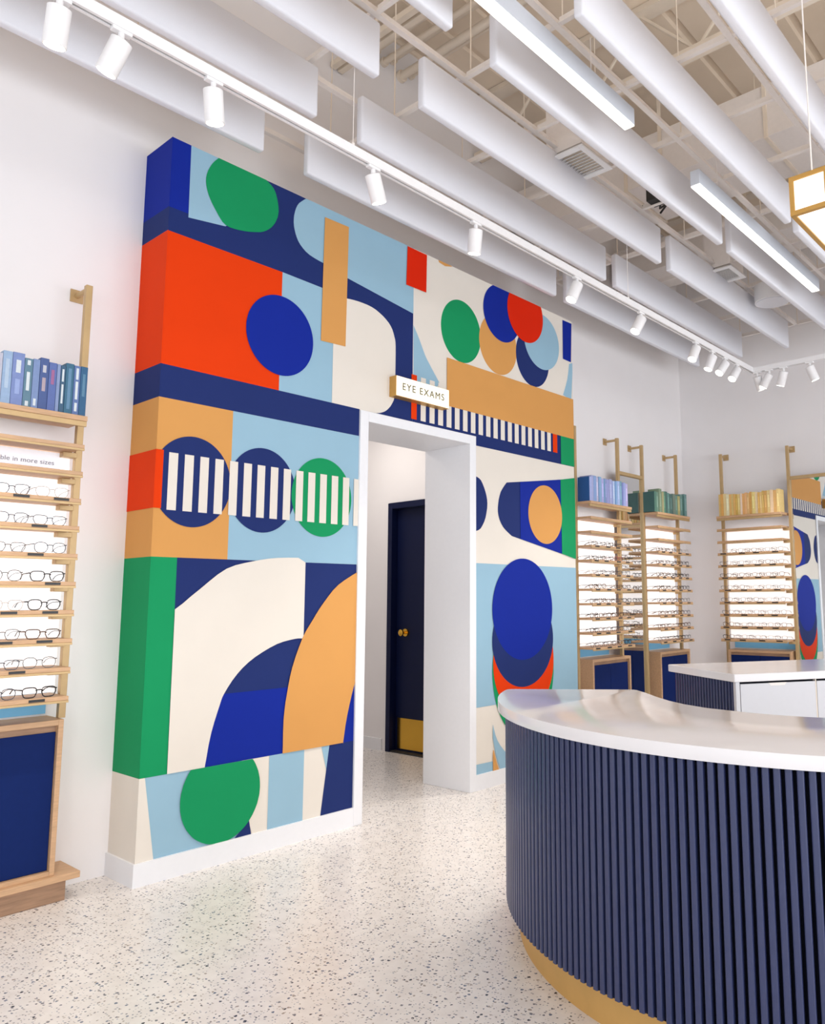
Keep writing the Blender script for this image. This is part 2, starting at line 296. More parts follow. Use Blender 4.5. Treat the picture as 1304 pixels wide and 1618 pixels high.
('painted_arch','tan','F',3,[[3.103,1.494],[3.084,1.484],[3.046,1.465],[2.994,1.437],[2.945,1.407],[2.904,1.372],[2.869,1.334],[2.837,1.297],[2.809,1.263],[2.785,1.23],[2.763,1.198],[2.74,1.167],[2.719,1.137],[2.699,1.101],[2.677,1.052],[2.656,0.999],[2.638,0.947],[2.625,0.898],[2.616,0.852],[2.608,0.806],[2.6,0.76],[2.595,0.715],[2.591,0.666],[2.59,0.601],[2.591,0.533],[2.591,0.486],[3.002,0.486],[3.002,0.478],[3.009,0.521],[3.018,0.58],[3.03,0.64],[3.045,0.699],[3.061,0.756],[3.075,0.801],[3.086,0.828],[3.094,0.842],[3.099,0.85],[3.103,0.85]]),
('painted_circle','green','F',3,[[2.457,0.337],[2.456,0.358],[2.454,0.378],[2.449,0.398],[2.444,0.418],[2.436,0.437],[2.427,0.456],[2.417,0.473],[2.407,0.486],[2.065,0.486],[2.055,0.473],[2.045,0.456],[2.036,0.437],[2.028,0.418],[2.023,0.398],[2.018,0.378],[2.016,0.358],[2.015,0.337],[2.016,0.316],[2.018,0.296],[2.023,0.276],[2.028,0.256],[2.036,0.237],[2.045,0.218],[2.055,0.201],[2.067,0.185],[2.08,0.169],[2.094,0.155],[2.109,0.143],[2.126,0.132],[2.143,0.122],[2.16,0.114],[2.179,0.108],[2.198,0.104],[2.217,0.101],[2.236,0.1],[2.255,0.101],[2.274,0.104],[2.293,0.108],[2.312,0.114],[2.329,0.122],[2.347,0.132],[2.363,0.143],[2.378,0.155],[2.392,0.169],[2.405,0.185],[2.417,0.201],[2.427,0.219],[2.436,0.237],[2.444,0.256],[2.449,0.276],[2.454,0.296],[2.456,0.316]]),
('painted_panel','green','F',3,[[5.216,2.302],[5.427,2.34],[5.421,1.649],[5.223,1.685]]),
('painted_circle','tan','E',3,[5.004,1.992,0.225,0.237]),
('painted_circle','orange','E',3,[4.718,0.85,0.367,0.402]),
('painted_arc','tan','F',3,[[4.346,0.248],[4.353,0.247],[4.363,0.219],[4.377,0.18],[4.391,0.144],[4.407,0.109],[4.423,0.077],[4.435,0.055],[4.345,0.07]]),
('painted_circle','navy','E',4,[4.712,1.011,0.37,0.353]),
('painted_circle','royal','E',5,[4.71,1.243,0.366,0.384])]
# ------------------------------------------------------------------ the room
YW, YF, XF, XS, XR, HM = 4.057, 3.777, 7.962, 1.812, 5.4218, 3.727
D0, D1, DT, YB = 3.083, 4.1594, 2.5, 4.223          # doorway through the projecting wall
ZC = 5.45
struct('floor', B(-2.7, XF+.2, -5.1, 7.2, -.1, 0), 'terrazzo')
w = MB(); w.box(-2.7, D0+.03, YW, YB, 0, ZC).box(D1-.03, XF+.2, YW, YB, 0, ZC).box(D0+.03, D1-.03, YW, YB, DT-.03, ZC)
struct('wall_back', w, 'wall')
w = MB(); w.box(XS, D0+.03, YF, YW-.001, 0, HM).box(D1-.03, XR, YF, YW-.001, 0, HM).box(D0+.03, D1-.03, YF, YW-.001, DT-.03, HM)
struct('wall_center', w, 'wall')
struct('wall_far', B(XF, XF+.15, -5.1, YW, 0, ZC), 'wall')
w = MB(); w.box(-2.75, -2.6, -5.1, YW, 3.3, ZC).box(-2.75, -2.6, -5.1, YW, 0, .15).box(-2.75, -2.6, 3.2, YW, .15, 3.3).box(-2.75, -2.6, -5.1, -4.0, .15, 3.3)
struct('wall_left', w, 'wall')
w = MB(); w.box(-2.75, XF, -5.2, -5.05, 3.3, ZC).box(-2.75, XF, -5.2, -5.05, 0, .15).box(-2.75, -2.2, -5.2, -5.05, .15, 3.3).box(7.4, XF, -5.2, -5.05, .15, 3.3)
struct('wall_front', w, 'wall')
# metal roof deck with real ribs running along X
pf = []
y = -5.2
while y < 4.3:
    pf += [(y, ZC), (y+.26, ZC), (y+.275, ZC+.02), (y+.315, ZC+.02)]; y += .33
vs = [(-2.75, a, b) for a, b in pf]+[(XF+.15, a, b) for a, b in pf]; n = len(pf)
struct('ceiling', MB().add(vs, [(i, i+1, i+1+n, i+n) for i in range(n-1)]).box(-2.75, XF+.15, -5.2, YB, ZC+.03, ZC+.1), 'deck')
# corridor behind the doorway
XC = 4.749
w = MB(); w.box(XC, XC+.15, YB, 4.385, 0, 3.1).box(XC, XC+.15, 5.36, 7.1, 0, 3.1).box(XC, XC+.15, 4.385, 5.36, 2.195, 3.1)
struct('wall_corridor_right', w, 'wall')
struct('wall_corridor_left', B(2.9, 3.05, YB, 7.1, 0, 3.1), 'wall')
struct('wall_corridor_end', B(2.9, XC+.15, 7.1, 7.2, 0, 3.1), 'wall')
struct('ceiling_corridor', B(2.9, XC+.15, YB, 7.2, 3.1, 3.15), 'wall')
l = area('corridor_fill', (3.9, 5.2, 3.05), (0, 0, 0), .6, .6, 16, (1, .95, .88))  # unseen fill lamp, added to light the corridor
struct('baseboard_corridor', B(XC-.012, XC, 5.42, 7.1, 0, .1), 'trim')
# door in the corridor
dr = tag(thing('door_1', None, None, (XC, 4.875, 0)), kind='structure')
f = MB().box(-.02, .12, .43, .485, 0, 2.19).box(-.02, .12, -.485, -.43, 0, 2.19).box(-.02, .12, -.43, .43, 2.135, 2.19)
obj('door_frame', f, 'ink_door', dr, .003)
obj('door_leaf', B(.05, .095, -.428, .428, .012, 2.132), 'ink_door', dr, .003)
obj('kick_plate', B(.046, .05, -.40, .40, .03, .29), 'polished_brass', dr)
k = MB().tube([(.05, .30, 1.03), (.035, .30, 1.03)], .034, 20); k.tube([(.04, .30, 1.03), (.0, .30, 1.03)], .012, 12)
k.tube([(.005, .30, 1.03), (-.008, .30, 1.03), (-.022, .30, 1.03), (-.032, .30, 1.03)], [.018, .029, .029, .016], 20)
obj('door_knob', k, 'polished_brass', dr, smooth=True)
obj('threshold', B(-.01, .1, -.43, .43, 0, .012), 'dark', dr)
# white casing lining the opening, right through to the corridor
tr = MB(); jb = .066
tr.box(D0, D0+jb, YF-.016, YB+.002, 0, DT).box(D1-jb, D1, YF-.016, YB+.002, 0, DT).box(D0+jb, D1-jb, YF-.016, YB+.002, DT-jb, DT)
struct('trim_1', tr, 'trim', .003)
BH = .105
struct('baseboard_center', MB().box(XS-.014, D0, YF-.014, YF, 0, BH).box(XS-.014, XS, YF, YW, 0, BH).box(D1, XR, YF-.014, YF, 0, BH), 'trim')
struct('baseboard_back', MB().box(XR, XF, YW-.012, YW, 0, .1), 'trim')
struct('baseboard_far', MB().box(XF-.012, XF, -5, YW-.012, 0, .1), 'trim')

# ------------------------------------------------------------------ the mural: every painted shape is a coat of paint on the wall
def clip(poly, ax, val, keep_less):
    out = []; n = len(poly)
    ins = (lambda p: p[ax] <= val+1e-9) if keep_less else (lambda p: p[ax] >= val-1e-9)
    for i in range(n):
        a, b = poly[i], poly[(i+1) % n]
        if ins(a): out.append(a)
        if ins(a) != ins(b):
            t = (val-a[ax])/(b[ax]-a[ax]); out.append((a[0]+(b[0]-a[0])*t, a[1]+(b[1]-a[1])*t))
    return out
def clip_rect(p, x0, x1, z0, z1):
    for ax, v, k in ((0,x0,False),(0,x1,True),(1,z0,False),(1,z1,True)):
        if len(p) < 3: return []
        p = clip(p, ax, v, k)
    return p if len(p) >= 3 else []
mural = thing('wall_mural', 'geometric mural of navy, orange, green, tan and cream shapes around the doorway', 'mural', (3.6, YF, 0))
for ci, (nm, colr, kind, lev, pts) in enumerate(MURAL):
    t = .0006+.00006*ci; m = MB()
    if kind == 'S':
        # wraps onto the return of the projecting wall
        m.add([(XS-t, YF-t, pts[0]), (XS-t, YW, pts[0]), (XS-t, YW, pts[1]), (XS-t, YF-t, pts[1])], [(0, 1, 2, 3)])
        m.add([(XS-t, YF-t, pts[0]), (XS+.0005, YF-t, pts[0]), (XS+.0005, YF-t, pts[1]), (XS-t, YF-t, pts[1])], [(0, 1, 2, 3)])
    else:
        if kind == 'E': pts = [(pts[0]+pts[2]*cos(a*pi/36), pts[1]+pts[3]*sin(a*pi/36)) for a in range(72)]
        pts = [tuple(p) for p in pts]
        for r in ((XS, D0+.01, .09, HM), (D1-.01, XR, .09, HM), (D0+.01, D1-.01, DT-.01, HM)):
            q = clip_rect(pts, *r)
            if not q: continue
            vs = [(x, YF-t, z) for x, z in q]
            tri = tessellate_polygon([[Vector((x, z, 0)) for x, z in q]])
            m.add(vs, [tuple(i) for i in tri])
    if m.f:
        m.v = [(x-3.6, y-YF, z) for x, y, z in m.v]
        obj(nm, m, 'paint_'+colr, mural)

# EYE EXAMS blade sign over the door
def text_mesh(s, size, m, space=1.0):
    c = bpy.data.curves.new('text', 'FONT'); c.body = s; c.size = size; c.extrude = .0006; c.align_x = 'CENTER'; c.align_y = 'CENTER'; c.space_character = space
    o = bpy.data.objects.new('text', c); COL.objects.link(o)
    dg = bpy.context.evaluated_depsgraph_get(); me = bpy.data.meshes.new_from_object(o.evaluated_get(dg)); bpy.data.objects.remove(o)
    me.materials.clear(); me.materials.append(MATS[m]); return me
sg = thing('door_sign', 'lit cream EYE EXAMS sign in a brass box above the doorway', 'sign', (3.573, YF, 2.70))
obj('sign_box', B(-.246, .246, -.066, -.001, -.068, .068), 'gold', sg, .002)
obj('sign_face', B(-.243, .243, -.071, -.066, -.065, .065), 'sign_glow', sg, .001)
tm = text_mesh('EYE EXAMS', .066, 'text_olive', 1.22)
xs = [v.co.x for v in tm.vertices]; print('text width', max(xs)-min(xs))
put('sign_text', tm, sg, mat4=Matrix.Translation((0, -.0718, 0)) @ Matrix.Rotation(pi/2, 4, 'X') @ Matrix.Diagonal((.385/(max(xs)-min(xs)), 1, 1, 1)))

# ------------------------------------------------------------------ frame racks
ZS = [.903+.1252*k for k in range(9)]+[2.03]; ZBK = 2.165; RW = .72
SHF = MB().box(0, RW-.035, -.307, -.095, -.018, 0).mesh('shelf', 'oak', .002)
LIP = MB().box(0, RW-.035, -.309, -.298, -.028, -.018).mesh('shelf_rail', 'brass', .001)
CLIP = MB().box(RW-.075, RW-.012, -.17, -.125, -.042, -.018).mesh('shelf_clip', 'brass', .002)
PLATE = MB().box(-.031, .031, -.3105, -.307, -.0145, -.0035).mesh('name_plate', 'plate')
def rack(label, loc, rz, plates, foot=.791):
    t = thing('eyewear_rack', label, 'display rack', loc, rz, 'lit eyewear racks')
    for px in (0, RW):
        p = MB().box(px-.015, px+.015, -.157, -.127, foot if px else 0, 2.85)
        pole = obj('pole', p, 'brass', t, .002)
        obj('wall_bracket', MB().tube([(px, -.127, 2.832), (px, -.008, 2.832)], .012, 12).box(px-.03, px+.03, -.008, -.0005, 2.80, 2.864), 'brass', pole)
    for k, z in enumerate(ZS):
        s = put('shelf', SHF, t, (0, 0, z)); put('shelf_rail', LIP, s); put('shelf_clip', CLIP, s)
        for q in plates.get(k, ()): put('name_plate', PLATE, s, (q, 0, 0))
    s = obj('book_shelf', MB().box(0, RW-.03, -.307, -.095, -.024, 0), 'oak', t, .002, loc=(0, 0, ZBK))
    obj('shelf_rail', MB().box(0, RW-.03, -.30, -.285, -.048, -.024), 'brass', s, .001)
    obj('light_panel', MB().box(.018, RW-.018, -.10, -.085, .905, 2.028), 'panel_glow', t)
    obj('painted_glow_strip', MB().box(.018, RW-.018, -.012, -.002, .80, .90), 'blue_glow_paint', t)  # painted strip standing in for the bluish glow on the wall
    return t
def cabinet(label, loc, rz, a=.10, b=RW-.005):
    t = thing('rack_cabinet', label, 'cabinet', loc, rz, 'navy cabinets below the racks')
    yf = -.197; th = .022
    obj('plinth', B(a-.02, b+.055, -.185, 0, 0, .092), 'oak_dark', t, .002)
    obj('platform', B(a-(.06 if a > .05 else 0), b+(.10 if b > .7 else .02), -.222, 0, .092, .12), 'oak', t, .003)
    obj('side_panel', B(a, a+th, yf, 0, .12, .79), 'oak', t, .002); obj('side_panel', B(b-th, b, yf, 0, .12, .79), 'oak', t, .002)
    obj('top_panel', B(a+th, b-th, yf, 0, .765, .79), 'oak', t, .002); obj('bottom_panel', B(a+th, b-th, yf, 0, .12, .14), 'oak', t, .002)
    obj('header_rail', B(a+th, b-th, yf+.03, yf+.035, .735, .765), 'oak_dark', t)  # darker oak puts the shade under the cabinet top into the colour
    m = (a+b)/2
    obj('door', B(a+th+.002, m-.0015, yf+.022, yf+.04, .142, .735), 'navy_door', t, .001); obj('door', B(m+.0015, b-th-.002, yf+.022, yf+.04, .142, .735), 'navy_door', t, .001)
    obj('cabinet_back', B(a+th, b-th, -.02, -.004, .14, .765), 'oak_dark', t)
    return t
random.seed(3)
def rnd_plates(): return {k: [.08+.17*i+random.uniform(-.02, .02) for i in range(4)] for k in range(8)}
def X2(px): return (1.455-.00247*(118-px)) - .78
left_plates = {7: [X2(23), X2(88)], 6: [X2(55)], 5: [X2(52)], 4: [X2(83)], 3: [X2(17), X2(82)], 2: [X2(13), X2(76)], 1: [X2(36)], 0: [X2(70)]}
RACKS = {
 'left': ((.78, YW, 0), 0., 'the rack at the left edge'),
 'blue': ((5.63, YW, 0), 0., 'the rack with pale blue books'),
 'green': ((6.81, YW, 0), 0., 'the rack with green books'),
 'yellow': ((XF, 3.53, 0), -pi/2, 'the rack with yellow books')}
rack('brass and oak eyewear rack with dark blue books, left of the mural', *RACKS['left'][:2], left_plates)
rack('brass and oak eyewear rack with pale blue books, just right of the mural', *RACKS['blue'][:2], rnd_plates())
rack('brass and oak eyewear rack with green books, right of the narrow mirror', *RACKS['green'][:2], rnd_plates())
rack('brass and oak eyewear rack with yellow books on the far wall', *RACKS['yellow'][:2], rnd_plates(), 0)
cabinet('oak cabinet with navy door on a plinth, under the dark blue books', *RACKS['left'][:2])
cabinet('low oak cabinet with navy doors under the pale blue books', *RACKS['blue'][:2], .15, .785)
cabinet('low oak cabinet with navy doors under the green books', *RACKS['green'][:2], .17, .80)
cabinet('low oak cabinet with navy doors under the yellow books', *RACKS['yellow'][:2], .02, .68)
# header strip in the left rack: printed card
RL = Matrix.Translation((.78, YW, 0))
hd = thing('header_card', 'white card reading available in more sizes, top of the left rack', 'sign', (.78, YW, 0))
obj('card', B(.02, .652, -.130, -.126, 1.906, 2.008), 'card_glow', hd)
tm = text_mesh('Available in more sizes', .030, 'text_grey', 1.02); xs = [v.co.x for v in tm.vertices]; wd = max(xs)-min(xs)
put('card_text', tm, hd, mat4=Matrix.Translation((.474, -.1312, 1.957)) @ Matrix.Rotation(pi/2, 4, 'X') @ Matrix.Diagonal((.30/wd, 1, 1, 1)))

# mirrors between poles
def wall_mirror(label, loc, rz, w, gy):
    t = thing('wall_mirror', label, 'mirror', loc, rz)
    obj('mirror_glass', B(.017, w-.017, gy, gy+.005, .16, 2.50), 'mirror', t)
    obj('frame_rail', B(.016, w-.016, -.155, -.127, 2.50, 2.532), 'brass', t, .002); obj('frame_rail', B(.016, w-.016, -.155, -.127, .128, .16), 'brass', t, .002)
    obj('mirror_back', B(.017, w-.017, gy+.0055, gy+.02, .16, 2.50), 'oak_dark', t)
    for z in (.5, 2.2): obj('mirror_mount', B(w/2-.03, w/2+.03, gy+.02, -.0005, z, z+.05), 'brass', t)
    return t
wall_mirror('tall narrow brass framed mirror between the blue book and green book racks', (6.35, YW, 0), 0, .46, -.135)
wm = wall_mirror('tall brass framed mirror reflecting the mural, right of the yellow books', (XF, 2.81, 0), -pi/2, .72, -.135)
obj('pole', B(.705, .735, -.157, -.127, 0, 2.85), 'brass', wm, .002)

# ------------------------------------------------------------------ books
BK = {}
def book_mat(c):
    k = 'cover_%d_%d_%d' % c
    if k not in MATS: mat(k, c, .5, noise=.06, nscale=60)
    return k
def book(M4, w, h, d, cov, lab, label, group, strip):
    """closed book, spine to -y: boards and spine wrap the page block"""
    m = MB(); t = .0025
    m.box(0, w, 0, t*1.4, 0, h).box(0, t, t*1.4, d, 0, h).box(w-t, w, t*1.4, d, 0, h)
    o = bpy.data.objects.new('book', None); COL.objects.link(o); o.matrix_world = M4; o.empty_display_size = .05
    tag(o, label, 'book', group)
    obj('cover', m, book_mat(cov), o, .001, seg=1)
    obj('pages', B(t, w-t, t*1.4, d-.004, .004, h-.004), 'pages', o)
    for z0, z1, c in strip:
        obj('spine_label', B(w*(.30 if z1 < .99 else .03), w*(.70 if z1 < .99 else .99), -.0006, .0002, h*z0, h*z1), book_mat(c), o)
    return o
def shelf_mat(rk, x, y, z):
    loc, rz, _ = RACKS[rk]
    return Matrix.Translation(loc) @ Matrix.Rotation(rz, 4, 'Z') @ Matrix.Translation((x, y, z))
wh = (214, 222, 226)
LB = [((62, 74, 110), .220, .025, []), ((190, 190, 205), .222, .018, []), ((150, 176, 208), .236, .036, [(.3, .85, (176, 196, 218))]), ((122, 140, 192), .238, .046, [(.62, .86, wh), (.22, .5, (150, 168, 215))]),
      ((92, 128, 148), .222, .032, [(.86, .96, wh), (.34, .72, wh), (.03, .13, wh)]), ((122, 144, 188), .226, .027, [(.06, .2, wh)]), ((68, 90, 145), .238, .035, [(.72, .86, (196, 196, 205)), (.36, .62, (178, 160, 170))]),
      ((88, 108, 168), .225, .032, [(.55, .85, (158, 100, 145))]), ((132, 150, 190), .224, .014, []), ((54, 92, 122), .222, .020, [(.66, .92, wh), (.2, .6, wh)]), ((52, 104, 132), .238, .034, [(.1, .9, (96, 138, 170))]),
      ((92, 118, 170), .234, .027, [(.72, .95, wh), (.32, .68, wh), (.08, .25, wh)]), ((40, 92, 132), .236, .030, [(.4, .85, (86, 130, 160))])]
x = 1.468-.78
for i in range(len(LB)-1, -1, -1):
    c, h, w, st = LB[i]; x -= w+.0015
    book(shelf_mat('left', x, -.285, ZBK), w, h, .165, c, None, '%s blue hardback from the right on the top left rack' % ('%s' % ORD[len(LB)-1-i]), 'dark blue books on the left rack', st)
def far_books(rk, x0, x1, n, cols, hts, word, rows, seed):
    random.seed(seed); ws = [random.uniform(.7, 1.3) for _ in range(n)]; s = (x1-x0)/sum(ws); x = x0
    for i, w in enumerate(ws):
        w = w*s; c = cols[i % len(cols)]; c = tuple(max(0, min(255, v+random.randint(-10, 10))) for v in c); h = random.uniform(*hts)
        st = [(.25, .8, tuple(min(255, v+28) for v in c))] if random.random() < .5 else []
        if i == 0: st = [(.004, .996, c)]; c = rows
        book(shelf_mat(rk, x, -.29+random.uniform(0, .012), ZBK), w-.001, h, .125, c, None, '%s %s book from the left on its rack top shelf' % (ORD[i], word), '%s books on the top shelf' % word, st); x += w
far_books('blue', .018, .668, 18, [(160, 172, 216), (178, 184, 222), (140, 164, 208), (196, 204, 226), (150, 180, 214), (168, 182, 224), (120, 168, 200), (140, 150, 210)], (.215, .235), 'pale blue', (24, 84, 148), 11)
far_books('green', -.03, .66, 14, [(84, 122, 112), (112, 140, 132), (120, 150, 130), (168, 172, 120), (100, 140, 126), (70, 110, 104), (110, 148, 138)], (.20, .24), 'green', (50, 90, 86), 12)
far_books('yellow', .022, .672, 24, [(230, 190, 118), (222, 172, 96), (236, 204, 146), (240, 222, 184), (228, 184, 110), (234, 198, 134)], (.215, .235), 'yellow', (216, 170, 90), 13)

# ------------------------------------------------------------------ eyeglasses
def rim_pts(cx, w, h, p, n, flat):
    out = []
    for k in range(n):
        a = 2*pi*k/n; c, s = cos(a), sin(a)
        x = abs(c)**(2/p)*w/2*(1 if c >= 0 else -1); z = abs(s)**(2/p)*h/2*(1 if s >= 0 else -1)
        if z < 0: x *= flat
        out.append((cx+x, 0, h/2+z))
    return out
STY = [(.057, .043, 3.4, .88), (.055, .046, 2.5, .95), (.058, .040, 3.8, .84), (.056, .044, 3.0, .90)]
def glasses_parts(sty, r, n, k, sc=1.0):
    w, h, p, flat = STY[sty]; w *= sc; h *= sc; g = .010*sc+w/2
    rims = MB()
    for sx in (-1, 1): rims.tube([(x, y, z+r) for x, y, z in rim_pts(sx*g, w, h, p, n, flat)], r, k, True)
    rims.tube([(-g+w*.42, 0, h*.72), (-.006, -.002, h*.80), (.006, -.002, h*.80), (g-w*.42, 0, h*.72)], r*1.15, k)
    tm = []
    for sx in (-1, 1):
        xe = sx*(g+w*.48)
        tm.append(MB().tube([(xe, 0, h*.84), (xe+sx*.006, .004, h*.85), (xe+sx*.006, .085, h*.80), (xe+sx*.002, .112, h*.62), (xe, .135, h*.30)], [r*1.2, r*1.2, r, r, r*1.1], k))
    ln = []
    for sx in (-1, 1):
        q = rim_pts(sx*g, w*.97, h*.97, p, n, flat); ln.append(MB().add([(x, .0005, z+r+h*.015) for x, y, z in q], [tuple(range(n))]))
    return rims, tm, ln
FR = {'black': (30, 28, 30), 'tortoise': (92, 62, 40), 'slate': (70, 78, 92), 'clear': (206, 198, 192), 'grey': (110, 108, 108), 'rose': (190, 90, 84)}
for k, c in FR.items(): mat('frame_'+k, c, .3, noise=.1, nscale=200)
# close rack: full parts
PROTO = {}
def near_glasses(sty, colr, r):
    key = (sty, colr, r)
    if key not in PROTO:
        rims, tm, ln = glasses_parts(sty, r, 20, 6)
        PROTO[key] = (rims.mesh('front_frame', 'frame_'+colr, smooth=True), [t.mesh('temple', 'frame_'+colr, smooth=True) for t in tm], [q.mesh('lens', 'lens') for q in ln])
    a, b, c = PROTO[key]; o = bpy.data.objects.new('eyeglasses', None); COL.objects.link(o); o.empty_display_size = .05
    put('front_frame', a, o)
    for q in b: put('temple', q, o)
    for q in c: put('lens', q, o)
    return o
SHN = ['bottom shelf', 'second shelf up', 'third shelf up', 'fourth shelf up', 'fifth shelf up', 'sixth shelf up', 'seventh shelf up', 'top frame shelf']
ROWC = {7: ['clear', 'slate', 'grey'], 6: ['slate', 'slate', 'grey'], 5: ['slate', 'grey', 'grey'], 4: ['black', 'grey', 'tortoise'], 3: ['black', 'clear', 'clear'], 2: ['tortoise', 'grey', 'clear'], 1: ['grey', 'slate', 'grey'], 0: ['black', 'slate', 'grey']}
random.seed(5)
RN = ['rightmost', 'second from right', 'third from right']
for k in range(8):
    for j in range(3):
        cl = ROWC[k][j]; o = near_glasses((k+j) % 4, cl, .0024 if cl in ('black', 'tortoise') else .0017)
        o.matrix_world = shelf_mat('left', .575-.158*j+random.uniform(-.006, .006), -.272, ZS[k]) @ Matrix.Rotation(random.uniform(-.06, .06), 4, 'Z')
        tag(o, '%s eyeglasses, %s on the left rack %s' % (cl, RN[j], SHN[k]), 'eyeglasses', 'eyeglasses on the left rack')
FARM = {}
def far_glasses(sty, colr):
    if (sty, colr) not in FARM:
        rims, tm, ln = glasses_parts(sty, .0024 if colr in ('black', 'tortoise', 'rose') else .0019, 12, 4, .9)
        for t in tm: rims.add(t.v, t.f)
        FARM[(sty, colr)] = rims.mesh('eyeglasses', 'frame_'+colr)
    return bpy.data.objects.new('eyeglasses', FARM[(sty, colr)])
for rk, seed in (('blue', 21), ('green', 22), ('yellow', 23)):
    random.seed(seed)
    for k in range(8):
        base = random.choice(['black', 'slate', 'grey', 'slate', 'tortoise'])
        for j in range(5):
            cl = base if random.random() < .6 else random.choice(['black', 'slate', 'grey', 'clear', 'tortoise'])
            if rk == 'blue' and k == 6 and j == 3: cl = 'rose'
            o = far_glasses(random.randrange(4), cl); COL.objects.link(o)
            o.matrix_world = shelf_mat(rk, .068+.137*j+random.uniform(-.004, .004), -.272, ZS[k]) @ Matrix.Rotation(random.uniform(-.05, .05), 4, 'Z')
            tag(o, '%s eyeglasses, %s from left, %s of %s-book rack' % (cl, ORD[j], SHN[k], rk if rk != 'blue' else 'pale-blue'), 'eyeglasses', 'eyeglasses on the %s rack' % rk)

# ------------------------------------------------------------------ curved counter
CX, CY, RO = 3.42, 1.15, 1.32
A0, A1 = radians(114.2), radians(250)
def arc(r, a0, a1, n): return [(r*cos(a0+(a1-a0)*i/n), r*sin(a0+(a1-a0)*i/n)) for i in range(n+1)]
ct = thing('reception_counter', 'curved counter with navy fluted front, white quartz top and gold plinth', 'counter', (CX, CY, 0))
def round_poly(pts, r, idx):
    out = []; n = len(pts)
    for i, p in enumerate(pts):
        if i not in idx: out.append(p); continue
        p = Vector(p); a = Vector(pts[i-1]); b = Vector(pts[(i+1) % n])
        if (a-p).length < r or (b-p).length < r: pass
        p0 = p+(a-p).normalized()*min(r, (a-p).length*.95); p1 = p+(b-p).normalized()*min(r, (b-p).length*.95)
        for t in range(6):
            t /= 5; out.append(tuple((1-t)**2*p0+2*t*(1-t)*p+t*t*p1))
    return out
outer = arc(1.352, radians(115.6), A1, 96); inner = arc(.655, A1, radians(150), 40)
INN = [(2.80, 1.36), (2.845, 1.475), (2.905, 1.575), (2.985, 1.675), (3.085, 1.785), (3.165, 1.885)]
inner = arc(.64, A1, radians(172), 34)+[(x-CX, y-CY) for x, y in INN]
def inner_off(d):      # the inner edge set back by d under the top
    out = []
    for px, py in inner:
        r = sqrt(px*px+py*py); out.append((px*(r+d)/r, py*(r+d)/r))
    q = Vector(out[-1]); e = (Vector(outer[0])-Vector(inner[-1])).normalized(); n = Vector((e.y, -e.x)); n = -n if n.dot(Vector((cos(radians(150)), sin(radians(150))))) < 0 else n
    tng = (Vector(inner[-2])-Vector(inner[-1])).normalized()
    out[-1] = tuple(Vector(inner[-1])+tng*d*.6+e*d*1.1); out[-2] = tuple(Vector(out[-2])+e*d*.3)
    return out
ring = outer+inner; ring = round_poly(ring, .03, (0, len(ring)-1))
obj('counter_top', MB().prism(ring, .862, .902), 'quartz', ct, .006, True)
obj('counter_core', MB().prism(arc(1.304, A0, A1, 96)+inner_off(.05), .12, .862), 'navy_core', ct)
obj('plinth', MB().prism(arc(1.268, A0+.01, A1-.002, 96)+inner_off(.09), 0, .13), 'plinth_gold', ct, smooth=True)
io = inner_off(.05); p0 = Vector((1.316*cos(A0), 1.316*sin(A0))); p1 = Vector(io[-1]); nn = (p1-p0).normalized(); nn = Vector((-nn.y, nn.x)); nn = nn if nn.y > 0 else -nn
obj('end_panel', MB().prism([tuple(p0), tuple(p1), tuple(p1+nn*.012), tuple(p0+nn*.012)], .12, .861), 'desk_white', ct)
hw, dp, ch = .0098, .016, .004
SL = MB().prism([(-.002, -hw), (dp-ch, -hw), (dp-ch*.3, -hw+ch*.35), (dp, -hw+ch), (dp, hw-ch), (dp-ch*.3, hw-ch*.35), (dp-ch, hw), (-.002, hw)], .125, .8615).mesh('slat', 'navy_slat')
pit = .0302/RO; a = A0+.5*pit
while a < A1-.02:
    put('slat', SL, ct, (1.305*cos(a), 1.305*sin(a), 0), a); a += pit
# back desk
dk = thing('cashier_desk', 'white topped desk with navy fluted side and pale drawers, behind the curved counter', 'desk', (4.128, 1.835, 0), radians(-32.3))
LX, LY = 1.54, .67
obj('desk_top', B(-.012, LX+.02, -.015, LY+.035, .858, .902), 'quartz', dk, .006)
obj('desk_core', B(.018, LX, .02, LY, .08, .858), 'navy_core', dk)
obj('toe_kick', B(.05, LX-.03, .06, LY-.03, 0, .08), 'plinth_gold', dk)
SD = MB().prism([(.002, -hw), (-dp+ch, -hw), (-dp, -hw+ch), (-dp, hw-ch), (-dp+ch, hw), (.002, hw)], .08, .857).mesh('slat', 'navy_slat')
y = .035
while y < LY-.01:
    put('slat', SD, dk, (.018, y, 0)); y += .030
obj('corner_panel', B(.004, .03, -.002, .022, .08, .858), 'desk_white', dk, .002)
for i in range(3):
    x0 = .034+i*.502
    for z0, z1 in ((.47, .846), (.09, .464)):
        d = obj('drawer', B(x0, x0+.492, -.002, .02, z0, z1), 'desk_white', dk, .002)
        nm = MB(); pts = [(x0+.18, z1+.001), (x0+.195, z1-.014), (x0+.285, z1-.014), (x0+.30, z1+.001)]
        nm.add([(px, -.0032, pz) for px, pz in pts]+[(px, .004, pz) for px, pz in pts], [(0, 1, 2, 3), (4, 7, 6, 5), (0, 4, 5, 1), (1, 5, 6, 2), (2, 6, 7, 3), (3, 7, 4, 0)])
        obj('finger_pull', nm, 'grid_white', d)
    if i < 2: obj('divider', B(x0+.494, x0+.500, .0, .022, .08, .858), 'beige_metal', dk)

